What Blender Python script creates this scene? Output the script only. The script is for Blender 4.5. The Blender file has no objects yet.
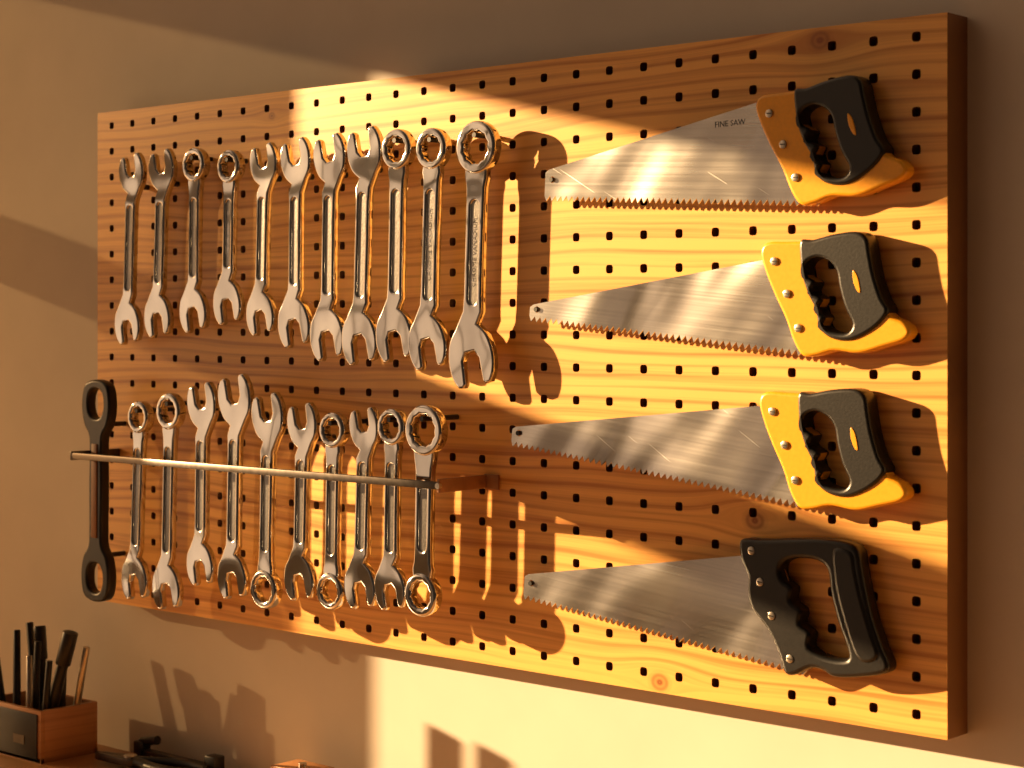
import bpy, bmesh, math, random
from mathutils import Vector, Matrix
random.seed(7)
scene=bpy.context.scene
col=scene.collection
T=0.046          # board thickness (stands proud of the wall at y=0)
YF=-T            # board front plane
BX0,BX1,BZ0,BZ1=0.0,1.545,1.135,1.935

# ------------------------------------------------------------------ materials
def new_mat(name):
    m=bpy.data.materials.new(name); m.use_nodes=True
    nt=m.node_tree; b=nt.nodes['Principled BSDF']
    return m,nt,b
def N(nt,t,**k):
    n=nt.nodes.new(t)
    for a,v in k.items(): setattr(n,a,v)
    return n
def math_n(nt,op,a,b=None,c=None):
    n=nt.nodes.new('ShaderNodeMath'); n.operation=op
    for i,v in enumerate((a,b,c)):
        if v is None: continue
        if isinstance(v,(int,float)): n.inputs[i].default_value=v
        else: nt.links.new(v,n.inputs[i])
    return n.outputs[0]
def simple(name,colr,rough=.5,metal=0,nscale=60,namp=.12,bump=.1,spec=.5,low=0):
    m,nt,b=new_mat(name)
    tc=N(nt,'ShaderNodeTexCoord'); no=N(nt,'ShaderNodeTexNoise')
    no.inputs['Scale'].default_value=nscale; no.inputs['Detail'].default_value=5
    nt.links.new(tc.outputs['Object'],no.inputs['Vector'])
    cr=N(nt,'ShaderNodeValToRGB')
    cr.color_ramp.elements[0].position=.3; cr.color_ramp.elements[1].position=.7
    cr.color_ramp.elements[0].color=tuple(c*(1-namp) for c in colr)+(1,)
    cr.color_ramp.elements[1].color=tuple(min(1,c*(1+namp)) for c in colr)+(1,)
    nt.links.new(no.outputs['Fac'],cr.inputs['Fac']); nt.links.new(cr.outputs['Color'],b.inputs['Base Color'])
    r=math_n(nt,'MULTIPLY_ADD',no.outputs['Fac'],.2*rough,rough*.9)
    nt.links.new(r,b.inputs['Roughness'])
    b.inputs['Metallic'].default_value=metal
    b.inputs['Specular IOR Level'].default_value=spec
    if bump:
        bp=N(nt,'ShaderNodeBump'); bp.inputs['Strength'].default_value=bump; bp.inputs['Distance'].default_value=.001
        nt.links.new(no.outputs['Fac'],bp.inputs['Height']); last=bp.outputs['Normal']
        if low:
            n2=N(nt,'ShaderNodeTexNoise'); n2.noise_dimensions='4D'; n2.inputs['Scale'].default_value=17; n2.inputs['Detail'].default_value=0
            oi=N(nt,'ShaderNodeObjectInfo'); nt.links.new(math_n(nt,'MULTIPLY',oi.outputs['Random'],30),n2.inputs['W'])
            nt.links.new(tc.outputs['Object'],n2.inputs['Vector'])
            b2=N(nt,'ShaderNodeBump'); b2.inputs['Strength'].default_value=1; b2.inputs['Distance'].default_value=low
            nt.links.new(n2.outputs['Fac'],b2.inputs['Height']); nt.links.new(last,b2.inputs['Normal']); last=b2.outputs['Normal']
        nt.links.new(last,b.inputs['Normal'])
    return m

def wood(name,light,dark,knots=(),rough=.42,axis='x'):
    m,nt,b=new_mat(name)
    tc=N(nt,'ShaderNodeTexCoord'); sp=N(nt,'ShaderNodeSeparateXYZ')
    nt.links.new(tc.outputs['Object'],sp.inputs[0])
    X,Y,Z=sp.outputs
    if axis=='z': X,Z=Z,X
    n0=N(nt,'ShaderNodeTexNoise'); n0.inputs['Scale'].default_value=1.0; n0.inputs['Detail'].default_value=2
    cb0=N(nt,'ShaderNodeCombineXYZ')
    nt.links.new(math_n(nt,'MULTIPLY',X,1.3),cb0.inputs[0]); nt.links.new(math_n(nt,'MULTIPLY',Z,5),cb0.inputs[2]); nt.links.new(Y,cb0.inputs[1])
    nt.links.new(cb0.outputs[0],n0.inputs['Vector'])
    g=math_n(nt,'MULTIPLY_ADD',n0.outputs['Fac'],.07,Z)
    kn=None
    for kx,kz,s in knots:
        dx=math_n(nt,'SUBTRACT',X,kx); dz=math_n(nt,'SUBTRACT',Z,kz)
        e=math_n(nt,'ADD',math_n(nt,'POWER',math_n(nt,'DIVIDE',dx,s*3.2),2.0),math_n(nt,'POWER',math_n(nt,'DIVIDE',dz,s*1.7),2.0))
        w=math_n(nt,'EXPONENT',math_n(nt,'MULTIPLY',e,-1))
        sg=math_n(nt,'MULTIPLY',math_n(nt,'TANH',math_n(nt,'MULTIPLY',dz,1.2/s)),s*-1.1)
        g=math_n(nt,'ADD',g,math_n(nt,'MULTIPLY',w,sg))
        r=math_n(nt,'SQRT',math_n(nt,'ADD',math_n(nt,'POWER',dx,2.0),math_n(nt,'POWER',math_n(nt,'MULTIPLY',dz,1.25),2.0)))
        core=N(nt,'ShaderNodeMapRange'); core.inputs[1].default_value=s*.35; core.inputs[2].default_value=s; core.inputs[3].default_value=1; core.inputs[4].default_value=0
        nt.links.new(r,core.inputs[0])
        ring=math_n(nt,'MULTIPLY_ADD',math_n(nt,'SINE',math_n(nt,'MULTIPLY',r,14/s)),.25,.7)
        k=math_n(nt,'MULTIPLY',core.outputs[0],ring)
        kn=k if kn is None else math_n(nt,'MAXIMUM',kn,k)
    cb=N(nt,'ShaderNodeCombineXYZ')
    nt.links.new(math_n(nt,'MULTIPLY',X,.8),cb.inputs[0]); nt.links.new(math_n(nt,'MULTIPLY',Y,3),cb.inputs[1]); nt.links.new(math_n(nt,'MULTIPLY',g,55),cb.inputs[2])
    n1=N(nt,'ShaderNodeTexNoise'); n1.inputs['Scale'].default_value=1.0; n1.inputs['Detail'].default_value=3; n1.inputs['Roughness'].default_value=.6
    nt.links.new(cb.outputs[0],n1.inputs['Vector'])
    cb2=N(nt,'ShaderNodeCombineXYZ')
    nt.links.new(math_n(nt,'MULTIPLY',X,6),cb2.inputs[0]); nt.links.new(math_n(nt,'MULTIPLY',Y,9),cb2.inputs[1]); nt.links.new(math_n(nt,'MULTIPLY',g,450),cb2.inputs[2])
    n2=N(nt,'ShaderNodeTexNoise'); n2.inputs['Scale'].default_value=1.0; n2.inputs['Detail'].default_value=2
    nt.links.new(cb2.outputs[0],n2.inputs['Vector'])
    ringl=math_n(nt,'MULTIPLY_ADD',math_n(nt,'SINE',math_n(nt,'MULTIPLY',g,360)),.5,.5)
    ringl=math_n(nt,'POWER',ringl,4.0)
    f=math_n(nt,'ADD',math_n(nt,'MULTIPLY',n1.outputs['Fac'],.75),math_n(nt,'MULTIPLY',n2.outputs['Fac'],.25))
    f=math_n(nt,'SUBTRACT',f,math_n(nt,'MULTIPLY',ringl,.15))
    cr=N(nt,'ShaderNodeValToRGB')
    cr.color_ramp.elements[0].position=.25; cr.color_ramp.elements[1].position=.52
    cr.color_ramp.elements[0].color=tuple(dark)+(1,); cr.color_ramp.elements[1].color=tuple(light)+(1,)
    nt.links.new(f,cr.inputs['Fac'])
    out=cr.outputs['Color']
    if kn is not None:
        mx=N(nt,'ShaderNodeMix'); mx.data_type='RGBA'
        nt.links.new(kn,mx.inputs['Factor']); nt.links.new(out,mx.inputs[6]); mx.inputs[7].default_value=(dark[0]*.5,dark[1]*.35,dark[2]*.3,1)
        out=mx.outputs[2]
    nt.links.new(out,b.inputs['Base Color'])
    b.inputs['Roughness'].default_value=rough
    bp=N(nt,'ShaderNodeBump'); bp.inputs['Strength'].default_value=.12; bp.inputs['Distance'].default_value=.001
    nt.links.new(f,bp.inputs['Height']); nt.links.new(bp.outputs['Normal'],b.inputs['Normal'])
    return m

M_board=wood('pine_board',(.95,.51,.13),(.56,.21,.038),
   knots=((1.382,1.920,.020),(1.292,1.358,.020),(1.151,1.148,.020),(.43,1.90,.010)),rough=.36)
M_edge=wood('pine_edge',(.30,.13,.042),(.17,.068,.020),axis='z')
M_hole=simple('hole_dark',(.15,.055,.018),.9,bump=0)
M_bench=wood('bench_wood',(.62,.34,.14),(.40,.19,.07))
M_box=wood('box_wood',(.55,.26,.10),(.36,.15,.05))
M_wall=simple('wall_plaster',(.68,.62,.53),.9,nscale=9,namp=.03,bump=.12,spec=.2)
M_floor=wood('floor_wood',(.30,.17,.08),(.18,.09,.04))
M_white=simple('window_paint',(.5,.45,.38),.5)
M_steel=simple('chrome_steel',(.66,.645,.62),.10,metal=1,nscale=30,namp=.05,bump=.02,low=.0055)
M_web=simple('cast_steel',(.22,.205,.19),.30,metal=1,nscale=350,namp=.2,bump=.2)
M_bar=simple('rack_steel',(.13,.11,.095),.40,metal=1,nscale=120,bump=.1)
M_rack=simple('rack_bracket',(.36,.17,.07),.5,nscale=80)
M_black=simple('black_rubber',(.008,.0075,.007),.36,nscale=300,bump=.12)
M_yel=simple('yellow_plastic',(.88,.39,.012),.34,nscale=200,namp=.05,bump=.08)
M_dark=simple('dark_paint',(.012,.011,.010),.4,bump=0)
M_screw=simple('screw_steel',(.55,.5,.42),.3,metal=1)
M_red=simple('brown_grip',(.22,.09,.03),.5)
M_label=simple('label_card',(.16,.12,.08),.7)

def curtain_mat():  # passes a little sun through the added curtain
    m,nt,b=new_mat('sun_dimming_sheer')
    out=nt.nodes['Material Output']
    tr=N(nt,'ShaderNodeBsdfTransparent'); tl=N(nt,'ShaderNodeBsdfTranslucent'); mx=N(nt,'ShaderNodeMixShader')
    tl.inputs['Color'].default_value=(.42,.30,.19,1); tr.inputs['Color'].default_value=(1,.9,.75,1)
    tc=N(nt,'ShaderNodeTexCoord'); no=N(nt,'ShaderNodeTexNoise'); no.inputs['Scale'].default_value=4
    nt.links.new(tc.outputs['Object'],no.inputs['Vector'])
    nt.links.new(math_n(nt,'MULTIPLY_ADD',no.outputs['Fac'],-.06,.960),mx.inputs[0])
    nt.links.new(tr.outputs[0],mx.inputs[1]); nt.links.new(tl.outputs[0],mx.inputs[2]); nt.links.new(mx.outputs[0],out.inputs['Surface'])
    return m
M_sheer=curtain_mat()

def blade_mat():
    m,nt,b=new_mat('saw_blade_steel')
    tc=N(nt,'ShaderNodeTexCoord')
    oi=N(nt,'ShaderNodeObjectInfo')
    rnd=math_n(nt,'MULTIPLY',oi.outputs['Random'],20)
    def nz(scale,rot,detail):
        r=N(nt,'ShaderNodeVectorRotate'); r.rotation_type='Z_AXIS'; r.inputs['Angle'].default_value=rot
        nt.links.new(tc.outputs['Object'],r.inputs['Vector'])
        mp=N(nt,'ShaderNodeMapping'); mp.inputs['Scale'].default_value=scale
        nt.links.new(r.outputs[0],mp.inputs[0])
        n=N(nt,'ShaderNodeTexNoise'); n.noise_dimensions='4D'; n.inputs['Scale'].default_value=1; n.inputs['Detail'].default_value=detail
        nt.links.new(rnd,n.inputs['W']); nt.links.new(mp.outputs[0],n.inputs['Vector']); return n.outputs['Fac']
    n=nz((4,380,40),0,4)
    n3=nz((10,4,4),.6,1)
    s=math_n(nt,'GREATER_THAN',nz((11,500,10),.45,0),.80)
    r=math_n(nt,'ADD',math_n(nt,'MULTIPLY_ADD',n,.09,.07),math_n(nt,'MULTIPLY',n3,.24))
    nt.links.new(math_n(nt,'ADD',r,math_n(nt,'MULTIPLY',s,.1)),b.inputs['Roughness'])
    b.inputs['Metallic'].default_value=1
    cr=N(nt,'ShaderNodeValToRGB')
    cr.color_ramp.elements[0].position=.3; cr.color_ramp.elements[1].position=.7
    cr.color_ramp.elements[0].color=(.62,.60,.57,1); cr.color_ramp.elements[1].color=(.74,.72,.69,1)
    nt.links.new(n,cr.inputs['Fac']); nt.links.new(cr.outputs['Color'],b.inputs['Base Color'])
    bp=N(nt,'ShaderNodeBump'); bp.inputs['Strength'].default_value=.9; bp.inputs['Distance'].default_value=.019
    nt.links.new(math_n(nt,'ADD',math_n(nt,'MULTIPLY',n,.002),n3),bp.inputs['Height'])
    nt.links.new(bp.outputs['Normal'],b.inputs['Normal'])
    return m
M_blade=blade_mat()

# ------------------------------------------------------------------ mesh helpers
def curve_mesh(splines,half,bevel=0.0,res=2):
    """flat outline(s) in XY, thickness along Z, total = 2*half"""
    cu=bpy.data.curves.new('tmp','CURVE'); cu.dimensions='2D'; cu.fill_mode='BOTH'
    cu.extrude=max(half-bevel,0.00001); cu.bevel_depth=bevel; cu.bevel_resolution=res; cu.offset=-bevel
    for pts in splines:
        s=cu.splines.new('POLY'); s.points.add(len(pts)-1)
        for p,q in zip(s.points,pts): p.co=(q[0],q[1],0,1)
        s.use_cyclic_u=True
    ob=bpy.data.objects.new('tmp',cu); col.objects.link(ob)
    dg=bpy.context.evaluated_depsgraph_get(); dg.update()
    me=bpy.data.meshes.new_from_object(ob.evaluated_get(dg))
    bpy.data.objects.remove(ob); bpy.data.curves.remove(cu)
    return me
def text_mesh(body,size,ext):
    cu=bpy.data.curves.new('tmpt','FONT'); cu.body=body; cu.size=size; cu.extrude=ext; cu.resolution_u=1
    cu.align_x='CENTER'; cu.align_y='CENTER'
    ob=bpy.data.objects.new('tmpt',cu); col.objects.link(ob)
    dg=bpy.context.evaluated_depsgraph_get(); dg.update()
    me=bpy.data.meshes.new_from_object(ob.evaluated_get(dg))
    bpy.data.objects.remove(ob); bpy.data.curves.remove(cu)
    return me
class Build:
    def __init__(s): s.bm=bmesh.new(); s.mats=[]
    def mi(s,m):
        if m not in s.mats: s.mats.append(m)
        return s.mats.index(m)
    def add(s,me,mat,M=Matrix()):
        n0=len(s.bm.faces); v0=len(s.bm.verts)
        s.bm.from_mesh(me); s.bm.verts.ensure_lookup_table(); s.bm.faces.ensure_lookup_table()
        for v in s.bm.verts[v0:]: v.co=M@v.co
        i=s.mi(mat)
        for f in s.bm.faces[n0:]: f.material_index=i
        bpy.data.meshes.remove(me)
    def box(s,c,d,mat,M=Matrix(),bev=0):
        b=bmesh.new(); bmesh.ops.create_cube(b,size=1)
        for v in b.verts: v.co=Vector((v.co.x*d[0],v.co.y*d[1],v.co.z*d[2]))+Vector(c)
        if bev: bmesh.ops.bevel(b,geom=b.edges[:],offset=bev,segments=2,affect='EDGES',profile=.5)
        me=bpy.data.meshes.new('t'); b.to_mesh(me); b.free(); s.add(me,mat,M)
    def cyl(s,p0,p1,r,mat,r2=None,seg=20,M=Matrix(),bev=0):
        p0=Vector(p0);p1=Vector(p1); d=p1-p0
        b=bmesh.new(); bmesh.ops.create_cone(b,cap_ends=True,segments=seg,radius1=r,radius2=r if r2 is None else r2,depth=d.length)
        if bev:
            es=[e for e in b.edges if any(len(f.verts)>4 for f in e.link_faces)]
            bmesh.ops.bevel(b,geom=es,offset=bev,segments=2,affect='EDGES',profile=.5)
        R=Matrix.Translation((p0+p1)/2)@d.to_track_quat('Z','Y').to_matrix().to_4x4()
        me=bpy.data.meshes.new('t'); b.to_mesh(me); b.free(); s.add(me,mat,M@R)
    def tube(s,pts,r,mat,seg=10):
        for a,b in zip(pts,pts[1:]): s.cyl(a,b,r,mat,seg=seg)
        for p in pts[1:-1]:
            bb=bmesh.new(); bmesh.ops.create_uvsphere(bb,u_segments=seg,v_segments=8,radius=r)
            me=bpy.data.meshes.new('t'); bb.to_mesh(me); bb.free(); s.add(me,mat,Matrix.Translation(p))
    def finish(s,name,M=Matrix(),angle=35,parent=None):
        me=bpy.data.meshes.new(name); s.bm.normal_update(); s.bm.to_mesh(me); s.bm.free()
        for m in s.mats: me.materials.append(m)
        for p in me.polygons: p.use_smooth=True
        me.set_sharp_from_angle(angle=math.radians(angle))
        ob=bpy.data.objects.new(name,me); col.objects.link(ob); ob.matrix_world=M
        if parent: ob.parent=parent; ob.matrix_parent_inverse=parent.matrix_world.inverted()
        return ob
def catmull(pts,n=5,closed=True):
    out=[];L=len(pts)
    rng=range(L) if closed else range(L-1)
    for i in rng:
        if closed: p0,p1,p2,p3=pts[(i-1)%L],pts[i],pts[(i+1)%L],pts[(i+2)%L]
        else: p0,p1,p2,p3=pts[max(i-1,0)],pts[i],pts[i+1],pts[min(i+2,L-1)]
        for k in range(n):
            t=k/n
            out.append(tuple(.5*((2*p1[j])+(-p0[j]+p2[j])*t+(2*p0[j]-5*p1[j]+4*p2[j]-p3[j])*t*t+(-p0[j]+3*p1[j]-3*p2[j]+p3[j])*t**3) for j in (0,1)))
    if not closed: out.append(tuple(pts[-1]))
    return out
# things laid flat on the board: local XY -> world XZ, local +Z -> towards the room (-Y)
def hang(x,z,d,ang=0):
    return Matrix.Translation((x,YF-d,z))@Matrix.Rotation(math.pi/2,4,'X')@Matrix.Rotation(ang,4,'Z')

# ------------------------------------------------------------------ room
def boxobj(name,lo,hi,mat,bev=0):
    B=Build(); c=[(a+b)/2 for a,b in zip(lo,hi)]; d=[b-a for a,b in zip(lo,hi)]
    B.box((0,0,0),d,mat,bev=bev); return B.finish(name,Matrix.Translation(c))
boxobj('wall_back',(-1.1,0,0),(4.2,.12,2.75),M_wall)
boxobj('floor',(-1.1,-3.6,-.05),(4.2,.12,0),M_floor)
# left wall with the window opening the sun comes through
WX=-1.0; WY0,WY1=-2.75,-.20; WZ0,WZ1=.95,2.36
B=Build()
def wl(y0,y1,z0,z1): B.box((WX-.05,(y0+y1)/2,(z0+z1)/2),(.1,y1-y0,z1-z0),M_wall)
wl(WY1,0,0,2.75); wl(-3.6,WY0,0,2.75); wl(WY0,WY1,0,WZ0); wl(WY0,WY1,WZ1,2.75)
B.finish('wall_left')
B=Build()
def wb(y0,y1,z0,z1): B.box((WX-.02,(y0+y1)/2,(z0+z1)/2),(.035,y1-y0,z1-z0),M_white)
wb(WY0,WY1,1.825,1.940)      # cross rail
for yy in (-1.62,-2.12): wb(yy,yy+.05,WZ0,WZ1)       # uprights
wb(WY0,WY0+.04,WZ0,WZ1); wb(WY0,WY1,WZ0,WZ0+.04)
B.box((WX+.03,(WY0+WY1)/2,WZ0-.012),(.14,WY1-WY0+.1,.024),M_white,bev=.004)
B.finish('window_1')
# unseen sheer curtain, added so only weak sun reaches the board's left end
bm=bmesh.new(); prev=None; nC=60; c0,c1=-.641,-.12
for i in range(nC+1):
    y=c0+(c1-c0)*i/nC; xx=WX+.0+ (.012*math.sin(i*.9) if i>1 else 0)+.03*(i>0)*min(1,i/6)
    a=bm.verts.new((xx,y,WZ0+.005)); b_=bm.verts.new((xx,y,2.46))
    if prev: bm.faces.new((prev[0],a,b_,prev[1]))
    prev=(a,b_)
me=bpy.data.meshes.new('added_sheer_curtain'); bm.to_mesh(me); bm.free(); me.materials.append(M_sheer)
for p in me.polygons: p.use_smooth=True
ob=bpy.data.objects.new('added_sheer_curtain',me); col.objects.link(ob)
B=Build()
B.cyl((WX+.03,-.70,2.47),(WX+.03,-.03,2.47),.010,M_bar)
for y in (-.68,-.06): B.cyl((WX+.001,y,2.47),(WX+.03,y,2.47),.007,M_bar)
B.finish('added_curtain_rod')  # rod for the added curtain

# ------------------------------------------------------------------ pegboard
def pegboard():
    bm=bmesh.new()
    nx,nz=28,19; px=(BX1-BX0)/(nx+.4); pz=(BZ1-BZ0)/(nz+.1)
    ox=BX0+.2*px; oz=BZ0+.05*pz
    hr=.0056; dep=.012; S=16
    def V(x,z,y=YF): return bm.verts.new((x,y,z))
    for i in range(nx):
        for j in range(nz):
            cx=ox+(i+.5)*px; cz=oz+(j+.5)*pz
            x0,x1=cx-px/2,cx+px/2; z0,z1=cz-pz/2,cz+pz/2
            if i==0:x0=BX0
            if i==nx-1:x1=BX1
            if j==0:z0=BZ0
            if j==nz-1:z1=BZ1
            outer=[];inner=[];deep=[]
            for k in range(S):
                a=2*math.pi*(k+.0)/S+math.pi/4
                c,s=math.cos(a),math.sin(a); m=max(abs(c),abs(s))
                ex,ez=c/m,s/m
                outer.append(V(cx+(x1-cx)*ex if ex>0 else cx+(cx-x0)*ex, cz+(z1-cz)*ez if ez>0 else cz+(cz-z0)*ez))
                q=(abs(c)**4+abs(s)**4)**(-1/4)
                inner.append(V(cx+hr*q*c,cz+hr*q*s)); deep.append(V(cx+hr*q*c,cz+hr*q*s,YF+dep))
            for k in range(S):
                l=(k+1)%S
                f=bm.faces.new((outer[k],outer[l],inner[l],inner[k]))
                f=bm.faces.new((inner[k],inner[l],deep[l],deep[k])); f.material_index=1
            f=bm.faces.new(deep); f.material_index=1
    bmesh.ops.remove_doubles(bm,verts=bm.verts[:],dist=1e-5)
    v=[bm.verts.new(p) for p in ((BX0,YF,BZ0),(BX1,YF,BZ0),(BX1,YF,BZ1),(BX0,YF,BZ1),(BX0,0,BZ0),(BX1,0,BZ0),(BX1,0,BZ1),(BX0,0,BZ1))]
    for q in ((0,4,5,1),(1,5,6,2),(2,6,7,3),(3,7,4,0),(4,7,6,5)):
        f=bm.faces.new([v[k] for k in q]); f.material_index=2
    bmesh.ops.recalc_face_normals(bm,faces=bm.faces[:])
    me=bpy.data.meshes.new('pegboard'); bm.to_mesh(me); bm.free()
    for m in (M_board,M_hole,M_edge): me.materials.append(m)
    ob=bpy.data.objects.new('pegboard',me); col.objects.link(ob); return ob
board=pegboard()

# ------------------------------------------------------------------ wrenches
def jaw(R,w,tilt):
    """right-to-left outline, jaw opening towards +y, centred on 0"""
    rt=[(.56*R,-1.22*R),(.92*R,-.82*R),(1.10*R,-.28*R),(1.12*R,.22*R),(1.0*R,.66*R),(.80*R,.97*R)]
    rt=catmull(rt,4,False)
    inn=[(.56*R,1.0*R),(.44*R,.88*R),(.42*R,.40*R),(.41*R,.02*R),(.22*R,-.26*R),(-.22*R,-.26*R),(-.41*R,.02*R),(-.42*R,.40*R),(-.44*R,.88*R),(-.56*R,1.0*R)]
    lf=[(-x,y) for x,y in reversed(rt)]
    c,s=math.cos(tilt),math.sin(tilt)
    pts=[(x*c-y*s,x*s+y*c) for x,y in rt+inn+lf]
    neck=[(w/2,-2.3*R),(w/2*1.08,-1.75*R)]
    return neck+pts+[(-x,y) for x,y in reversed(neck)]
def ring(R,w):
    a0=-math.radians(56)
    pts=[(R*math.cos(a),R*math.sin(a)) for a in [a0+(math.pi-2*a0)*k/30 for k in range(31)]]
    neck=[(w/2,-2.1*R),(w/2*1.05,-1.5*R),(w/2*1.22,-1.15*R)]
    return neck+pts+[(-x,y) for x,y in reversed(neck)]
def star(R,cy,n=12,a=.635,b=.585):
    return [((a if k%2 else b)*R*math.cos(math.pi*k/n),cy+(a if k%2 else b)*R*math.sin(math.pi*k/n)) for k in range(2*n)]
def wrench(name,xt,zt,xb,zb,d,top,rt,bot,rb,w,text=None):
    w*=1.12
    L=math.hypot(xt-xb,zt-zb); ang=-math.atan2(xt-xb,zt-zb)
    tt=math.radians(13)
    hp=jaw(rt,w,tt) if top=='j' else ring(rt,w)
    bp=jaw(rb,w,tt) if bot=='j' else ring(rb,w)
    ct=L/2-rt*(1.0 if top=='r' else .99); cb=-(L/2-rb*(1.0 if bot=='r' else .99))
    out=[(x,y+ct) for x,y in hp]+[(-x,-y+cb) for x,y in bp]
    holes=[]
    if top=='r': holes.append(star(rt,ct))
    if bot=='r': holes.append(star(rb,cb))
    s1=ct-2.0*rt; s0=cb+2.0*rb; sw=w*.24
    slot=[(sw*math.cos(a),s1-sw+sw*math.sin(a)) for a in [math.pi*k/8 for k in range(9)]]+[(sw*math.cos(a),s0+sw+sw*math.sin(a)) for a in [math.pi+math.pi*k/8 for k in range(9)]]
    B=Build()
    B.add(curve_mesh([out]+holes+[slot],.0058,.0030,3),M_steel)
    B.add(curve_mesh([[(x*1.3,y) for x,y in slot]],.0030),M_web)
    for typ,R,cy,sg in ((top,rt,ct,1),(bot,rb,cb,-1)):
        if typ=='r':
            oc=[(R*math.cos(2*math.pi*k/40),cy+R*math.sin(2*math.pi*k/40)) for k in range(40)]
            B.add(curve_mesh([oc,star(R,cy)],.0085,.0040,4),M_steel)
    if text:
        span=(s1-s0)*.66; me=text_mesh(text,w*.34,.0003)
        xs=[v.co.x for v in me.vertices]; k=min(1.35,span/(max(xs)-min(xs)))
        B.add(me,M_steel,Matrix.Translation((0,(s0+s1)/2,.0031))@Matrix.Rotation(math.pi/2,4,'Z')@Matrix.Diagonal((k,1,1,1)))
    if top=='r':
        py=ct+rt*.585-.0045
        B.cyl((0,py,-d),(0,py,.010),.0035,M_dark,seg=12)
    else:
        py=ct-rt*.85
        B.cyl((0,py,-d),(0,py,-.004),.0045,M_dark,seg=12)
    return B.finish(name,hang((xt+xb)/2,(zt+zb)/2,d,ang),angle=30)
CV='CHROME VANADIUM'
UP=[('j',.027,'j',.028,.021,(0.1351,1.8565,0.1223,1.5587),None),
    ('j',.027,'j',.028,.021,(0.2108,1.8584,0.1983,1.5703),None),
    ('r',.026,'j',.028,.021,(0.2911,1.8583,0.2863,1.5786),None),
    ('r',.025,'j',.028,.021,(0.3732,1.8504,0.3663,1.591),CV),
    ('j',.026,'j',.027,.021,(0.45,1.8532,0.4411,1.5749),None),
    ('j',.028,'j',.030,.022,(0.5198,1.8562,0.5155,1.558),None),
    ('j',.029,'j',.031,.023,(0.5914,1.8575,0.5852,1.5402),None),
    ('j',.030,'j',.031,.024,(0.6626,1.8627,0.6506,1.5355),None),
    ('r',.028,'j',.031,.024,(0.7275,1.8584,0.7197,1.5408),None),
    ('r',.028,'j',.031,.025,(0.794,1.8554,0.7828,1.5309),CV),
    ('r',.035,'j',.036,.028,(0.8763,1.8592,0.8637,1.5085),CV)]
for tp,rt,bt,rb,w,c,tx in UP:
    wrench('combination_wrench' if tp!=bt else 'open_end_wrench',*c,.03,tp,rt,bt,rb,w,tx)
LO=[('r',.025,'j',.028,.021,(0.1947,1.4698,0.1797,1.1629)),
    ('r',.028,'j',.029,.022,(0.2685,1.4842,0.2588,1.1555)),
    ('j',.029,'j',.027,.022,(0.3444,1.4997,0.3398,1.1997)),
    ('j',.032,'j',.028,.023,(0.4201,1.5132,0.413,1.187)),
    ('j',.030,'r',.028,.023,(.493,1.488,.486,1.178)),
    ('j',.027,'j',.027,.022,(.567,1.476,.559,1.199)),
    ('r',.025,'r',.026,.022,(.631,1.467,.625,1.191)),
    ('j',.025,'j',.027,.022,(.693,1.474,.683,1.200)),
    ('r',.025,'j',.026,.022,(.747,1.476,.742,1.204)),
    ('r',.034,'r',.029,.026,(.809,1.483,.802,1.200))]
for tp,rt,bt,rb,w,c in LO:
    nm='open_end_wrench' if tp+bt=='jj' else ('ring_wrench' if tp+bt=='rr' else 'combination_wrench')
    wrench(nm,*c,.06,tp,rt,bt,rb,w)

# black double-loop handle tool hanging at the left edge
B=Build()
def oblong(cx,cy,rx,ry,n=28): return [(cx+rx*math.copysign(abs(math.cos(a))**.85,math.cos(a)),cy+ry*math.copysign(abs(math.sin(a))**.85,math.sin(a))) for a in [2*math.pi*k/n for k in range(n)]]
H=.176
rs=[(.017,0),(.016,.06),(.018,.088),(.031,.106),(.037,.136),(.031,.166),(.012,H)]
out=rs+[(-x,y) for x,y in reversed(rs)]+[(-x,-y) for x,y in rs[1:]]+[(x,-y) for x,y in reversed(rs[1:])]
B.add(curve_mesh([catmull(out,4),oblong(0,.139,.020,.024),oblong(0,-.139,.020,.024)],.009,.004,3),M_black)
B.box((0,0,.0095),(.014,.15,.003),M_red,bev=.001)
B.cyl((0,.105,-.05),(0,.105,-.008),.004,M_dark); B.cyl((0,-.105,-.05),(0,-.105,-.008),.004,M_dark)
B.finish('double_loop_spanner',hang(.0725,1.323,.05,-.008))

# rack rail with returns to the board
B=Build()
B.box((.460,YF-.090,1.380),(.808,.007,.010),M_bar,bev=.0015)
B.box((.862,YF-.047,1.380),(.005,.094,.018),M_rack,bev=.001)
B.box((.058,YF-.047,1.380),(.005,.094,.014),M_bar,bev=.001)
B.box((.873,YF-.002,1.380),(.026,.004,.020),M_rack,bev=.001)
B.cyl((.862,YF-.096,1.38),(.862,YF-.0905,1.38),.004,M_screw)
B.finish('tool_rack_rail')

# ------------------------------------------------------------------ saws
HANDLE=[(.352,.108),(.360,.121),(.390,.124),(.42,.127),(.455,.135),(.486,.140),(.501,.134),(.507,.118),(.515,.095),(.527,.070),(.541,.052),(.560,.046),(.569,.036),(.562,.026),(.538,.017),(.505,.006),(.470,.005),(.445,-.003),(.425,-.005),(.410,.010),(.396,.035),(.378,.060),(.362,.085)]
OPEN=[(.420,.102),(.435,.110),(.453,.107),(.465,.096),(.471,.078),(.481,.056),(.494,.037),(.487,.026),(.466,.025),(.450,.031),(.453,.041),(.442,.050),(.446,.062),(.431,.069),(.434,.081),(.420,.088)]
BLK=[(.410,.1265),(.427,.1285),(.455,.1365),(.487,.1415),(.5025,.135),(.5085,.118),(.5165,.095),(.5285,.071),(.539,.057),(.530,.042),(.510,.027),(.488,.018),(.464,.019),(.447,.029),(.439,.050),(.427,.066),(.417,.085),(.412,.104)]
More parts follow.
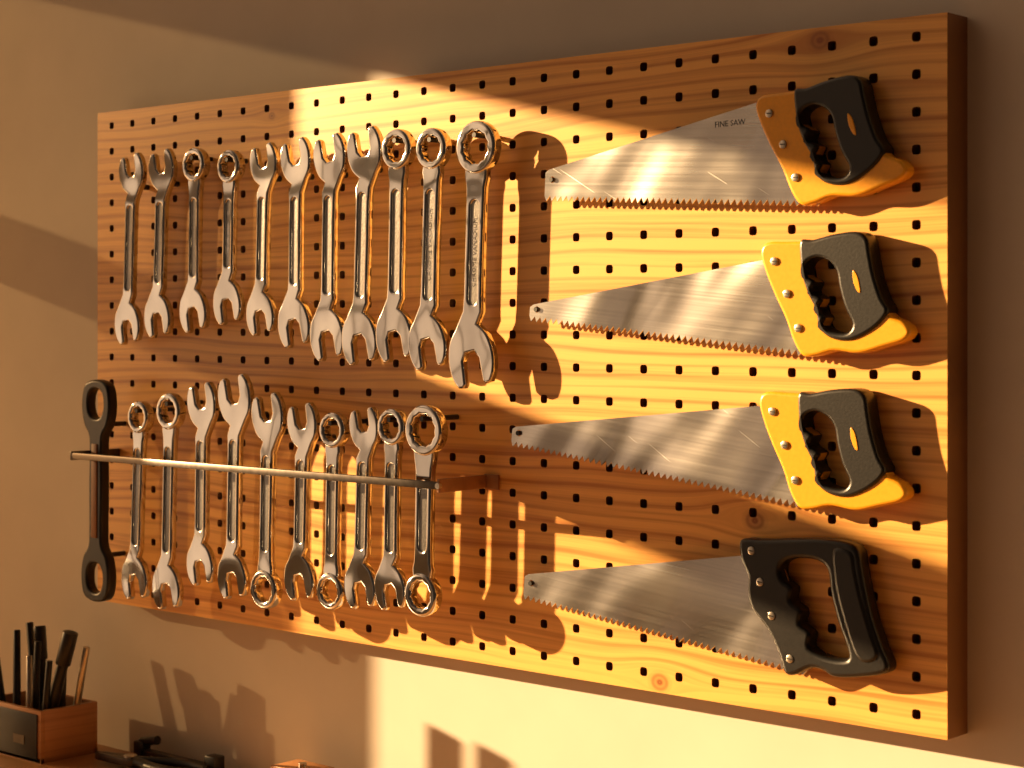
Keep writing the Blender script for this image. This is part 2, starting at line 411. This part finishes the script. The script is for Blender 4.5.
H4=[(.333,.131),(.340,.138),(.365,.141),(.405,.149),(.450,.157),(.488,.159),(.503,.152),(.509,.135),(.517,.112),(.530,.080),(.547,.050),(.558,.033),(.551,.022),(.515,.010),(.485,.004),(.470,.008),(.452,.007),(.430,-.006),(.416,-.006),(.405,.014),(.386,.038),(.360,.058),(.352,.078),(.350,.095),(.338,.112)]
O4=[(.398,.118),(.420,.129),(.450,.131),(.464,.122),(.470,.100),(.484,.068),(.503,.035),(.496,.026),(.470,.024),(.448,.030),(.447,.046),(.432,.054),(.432,.070),(.416,.078),(.416,.093),(.400,.101)]
KX=.94
def sx(pts,x0): return [(x0+(a-x0)*KX,b) for a,b in pts]
def saw(name,x,z,deg,L,toe,hx,hz,dx,kind):
    x+=.013
    B=Build()
    n=int(L/.0092); p=L/n; teeth=[]
    for i in range(n):
        teeth+= [(i*p,0.0005),(i*p+p*.35,-.0066)]
    teeth.append((L,0))
    out=teeth+[(L+.012,.012),(hx+.045,hz-.012),(hx+.02,hz-.004),(.006,toe),(0,toe-.004)]
    hole=[(.012+.0042*math.cos(a),toe*.62+.0042*math.sin(a)) for a in [2*math.pi*k/16 for k in range(16)]]
    B.add(curve_mesh([out,hole],.0008),M_blade)
    S=Matrix.Translation((dx,0,0))
    x0=.352
    if kind=='y':
        B.add(curve_mesh([catmull(sx(HANDLE,x0),4),catmull(sx(OPEN,x0),4)],.0105,.004,3),M_yel,S)
        B.add(curve_mesh([catmull(sx(BLK,x0),4),catmull(sx([((a-.445)*.97+.445,(b-.066)*.97+.066) for a,b in OPEN],x0),4)],.0135,.004,3),M_black,S)
        sc=[(.373,.100),(.394,.064),(.413,.026)]
        B.add(curve_mesh([catmull(sx([(.488,.098),(.494,.094),(.499,.083),(.501,.074),(.496,.076),(.490,.086)],x0),4)],.0142,.0008),M_yel,S)
    else:
        x0=.333
        B.add(curve_mesh([catmull(sx(H4,x0),4),catmull(sx(O4,x0),4)],.0115,.005,3),M_black,S)
        grip=[(.470,.150),(.496,.150),(.504,.130),(.516,.100),(.533,.066),(.545,.042),(.532,.030),(.514,.034),(.495,.066),(.480,.098),(.472,.125)]
        B.add(curve_mesh([catmull(sx(grip,x0),4)],.0135,.005,3),M_black,S)
        sc=[(.352,.126),(.368,.092),(.388,.056),(.418,.012)]
    for a,b in sc:
        B.cyl((a+dx,b,.008),(a+dx,b,.0125),.0050,M_screw,seg=20,bev=.001)
        B.box((a+dx,b,.0126),(.007,.0012,.0006),M_dark)
    B.cyl((.452+dx,.121,-.016),(.452+dx,.121,-.008),.006,M_dark)
    B.cyl((.012,toe*.62,-.016),(.012,toe*.62,.004),.003,M_dark,seg=12)
    if kind=='y' and dx<-.01:
        B.add(text_mesh('FINE SAW',.010,.0001),M_dark,Matrix.Translation((.285,.090,.0009))@Matrix.Rotation(.08,4,'Z'))
    return B.finish(name,hang(x,z,.016,math.radians(deg)),angle=35)
saw('hand_saw',.9652,1.7564,-3.2,.4177,.034,.321,.123,-.026,'y')
saw('hand_saw',.9394,1.6013,-5.5,.438,.0157,.3625,.1108,.004,'y')
saw('hand_saw',.908,1.4373,-6.6,.468,.020,.3923,.114,.032,'y')
saw('hand_saw',.929,1.2382,-6.1,.4355,.028,.345,.128,0,'b')

# ------------------------------------------------------------------ workbench and things on it
BT=.892
B=Build()
B.box((.75,-.345,BT-.02),(2.9,.64,.04),M_bench,bev=.003)
for lx in (-.6,2.1):
    for ly in (-.09,-.60): B.box((lx,ly,(BT-.04)/2),(.07,.07,BT-.04),M_bench)
B.box((.75,-.60,BT-.09),(2.7,.03,.10),M_bench); B.box((.75,-.09,BT-.09),(2.7,.03,.10),M_bench)
B.finish('workbench')

B=Build()
bx0,bx1,by0,by1,bz1=-.14,.026,-.174,-.065,.975
t=.008
B.box(((bx0+bx1)/2,(by0+by1)/2,BT+.004),(bx1-bx0,by1-by0,.008),M_box)
B.box(((bx0+bx1)/2,by0+t/2,(BT+bz1)/2),(bx1-bx0,t,bz1-BT),M_box,bev=.001)
B.box(((bx0+bx1)/2,by1-t/2,(BT+bz1)/2),(bx1-bx0,t,bz1-BT),M_box,bev=.001)
B.box((bx1-t/2,(by0+by1)/2,(BT+bz1)/2),(t,by1-by0-2*t+.001,bz1-BT),M_box,bev=.001)
B.box((bx0+t/2,(by0+by1)/2,(BT+bz1)/2),(t,by1-by0-2*t+.001,bz1-BT),M_box,bev=.001)
B.box(((bx0+bx1)/2-.002,by0-.001,(BT+bz1)/2),(bx1-bx0-.012,.003,bz1-BT-.012),M_dark,bev=.0005)
B.box((-.03,by0-.003,.925),(.03,.001,.014),M_label)
pens=[((-.10,-.15),(-.165,-.14,1.10),.006,M_dark),((-.085,-.10),(-.128,-.09,1.09),.0075,M_dark),((-.075,-.15),(-.105,-.13,1.085),.007,M_black),
      ((-.05,-.11),(-.085,-.10,1.09),.0085,M_black),((-.04,-.15),(-.055,-.14,1.05),.006,M_screw),((-.03,-.10),(-.03,-.09,1.06),.0075,M_dark),
      ((-.02,-.14),(.03,-.12,1.095),.0105,M_black),((.0,-.10),(.045,-.10,1.07),.0065,M_screw),((-.06,-.13),(-.06,-.12,1.07),.0065,M_dark),((-.005,-.15),(.008,-.145,1.05),.006,M_dark)]
for (x,y),p1,r,m in pens:
    a=Vector((x,y,BT+.012)); b=Vector(p1)
    B.cyl(a,b,r,m,r2=r*.85,seg=14,bev=.001)
    if r>.008:
        d=(b-a).normalized(); B.cyl(b-d*.055,b,r*1.2,M_dark,seg=16,bev=.002)
B.finish('pencil_box')

# pliers lying on the bench by the wall
B=Build()
def arc(side):
    return [(-.105,.016*side),(-.07,.024*side),(-.03,.020*side),(.005,.009*side),(.03,.002*side)]
for s in (1,-1):
    p=[Vector((x,y,0)) for x,y in catmull(arc(s),4,False)]
    B.tube(p,.0085,M_black,seg=12)
    B.cyl(p[0]-Vector((.003,0,0)),p[0],.0085,M_black,seg=12)
    B.add(curve_mesh([catmull([(.02,-.012*s),(.05,-.014*s),(.075,-.011*s),(.105,-.006*s),(.108,0),(.06,.000),(.03,.012*s),(.018,.008*s)],3)],.006,.002),M_bar)
B.cyl((.038,0,-.009),(.038,0,.009),.011,M_screw,bev=.001)
B.finish('pliers',Matrix.Translation((.185,-.085,BT+.0105))@Matrix.Rotation(math.radians(190),4,'Z'))
B=Build()
B.box((0,0,.012),(.20,.014,.007),M_bar,bev=.001)
B.box((.09,0,.016),(.026,.022,.032),M_black,bev=.003); B.box((-.09,0,.014),(.022,.020,.028),M_black,bev=.003)
B.cyl((-.09,0,.026),(-.05,0,.034),.007,M_black)
B.finish('bar_clamp',Matrix.Translation((.20,-.040,BT)))
B=Build()
B.box((0,0,.026),(.085,.06,.052),M_bench,bev=.003); B.box((0,0,.0555),(.078,.053,.007),M_box,bev=.001)
B.cyl((0,0,.058),(0,0,.064),.006,M_screw)
B.finish('small_wooden_box',Matrix.Translation((.53,-.075,BT)))
# out-of-view brush jar, added for its two-pronged shadow on the wall
B=Build()
B.cyl((0,0,0),(0,0,.11),.038,M_dark,r2=.040,seg=32,bev=.002)
for x,l,y in ((-.018,.295,.010),(.020,.295,-.012)):
    B.cyl((x*.7,y,.10),(x,y,l),.006,M_red,seg=12)
    B.box((x,y,l+.015),(.014,.026,.05),M_screw,bev=.003)
    B.box((x,y,l+.045),(.011,.027,.04),M_dark,bev=.003)
B.finish('added_shadow_jar',Matrix.Translation((-.215,-.40,BT)))

# ------------------------------------------------------------------ light
sd=Vector((1,.4,-.24))
sl=bpy.data.lights.new('sun','SUN'); sl.energy=16.8; sl.angle=math.radians(.6); sl.color=(1,.645,.31)
so=bpy.data.objects.new('sun',sl); col.objects.link(so); so.rotation_euler=sd.to_track_quat('-Z','Y').to_euler(); so.location=(-4,-2,3)
w=bpy.data.worlds.new('evening_sky'); scene.world=w; w.use_nodes=True
nt=w.node_tree; bg=nt.nodes['Background']
tc=N(nt,'ShaderNodeTexCoord'); sp=N(nt,'ShaderNodeSeparateXYZ'); nt.links.new(tc.outputs['Generated'],sp.inputs[0])
mr=N(nt,'ShaderNodeMapRange'); mr.inputs[1].default_value=-1; mr.inputs[2].default_value=.6; nt.links.new(sp.outputs[0],mr.inputs[0])
cr=N(nt,'ShaderNodeValToRGB'); cr.color_ramp.elements[0].color=(1.0,.65,.39,1); cr.color_ramp.elements[1].color=(.018,.012,.008,1)
e=cr.color_ramp.elements.new(.38); e.color=(.17,.105,.064,1)
e=cr.color_ramp.elements.new(.55); e.color=(.035,.023,.015,1)
nt.links.new(mr.outputs[0],cr.inputs['Fac']); nt.links.new(cr.outputs['Color'],bg.inputs['Color']); bg.inputs['Strength'].default_value=1.5

# ------------------------------------------------------------------ camera
cd=bpy.data.cameras.new('camera'); cam=bpy.data.objects.new('camera',cd); col.objects.link(cam)
cam.location=(2.5496,YF-1.864,1.6); cam.rotation_euler=(math.pi/2,0,math.radians(41.38))
cd.lens=65.99; cd.sensor_width=36; cd.shift_y=-.0654; cd.clip_start=.05
cd.dof.use_dof=True; cd.dof.focus_distance=2.45; cd.dof.aperture_fstop=7
scene.camera=cam
scene.view_settings.view_transform='Standard'
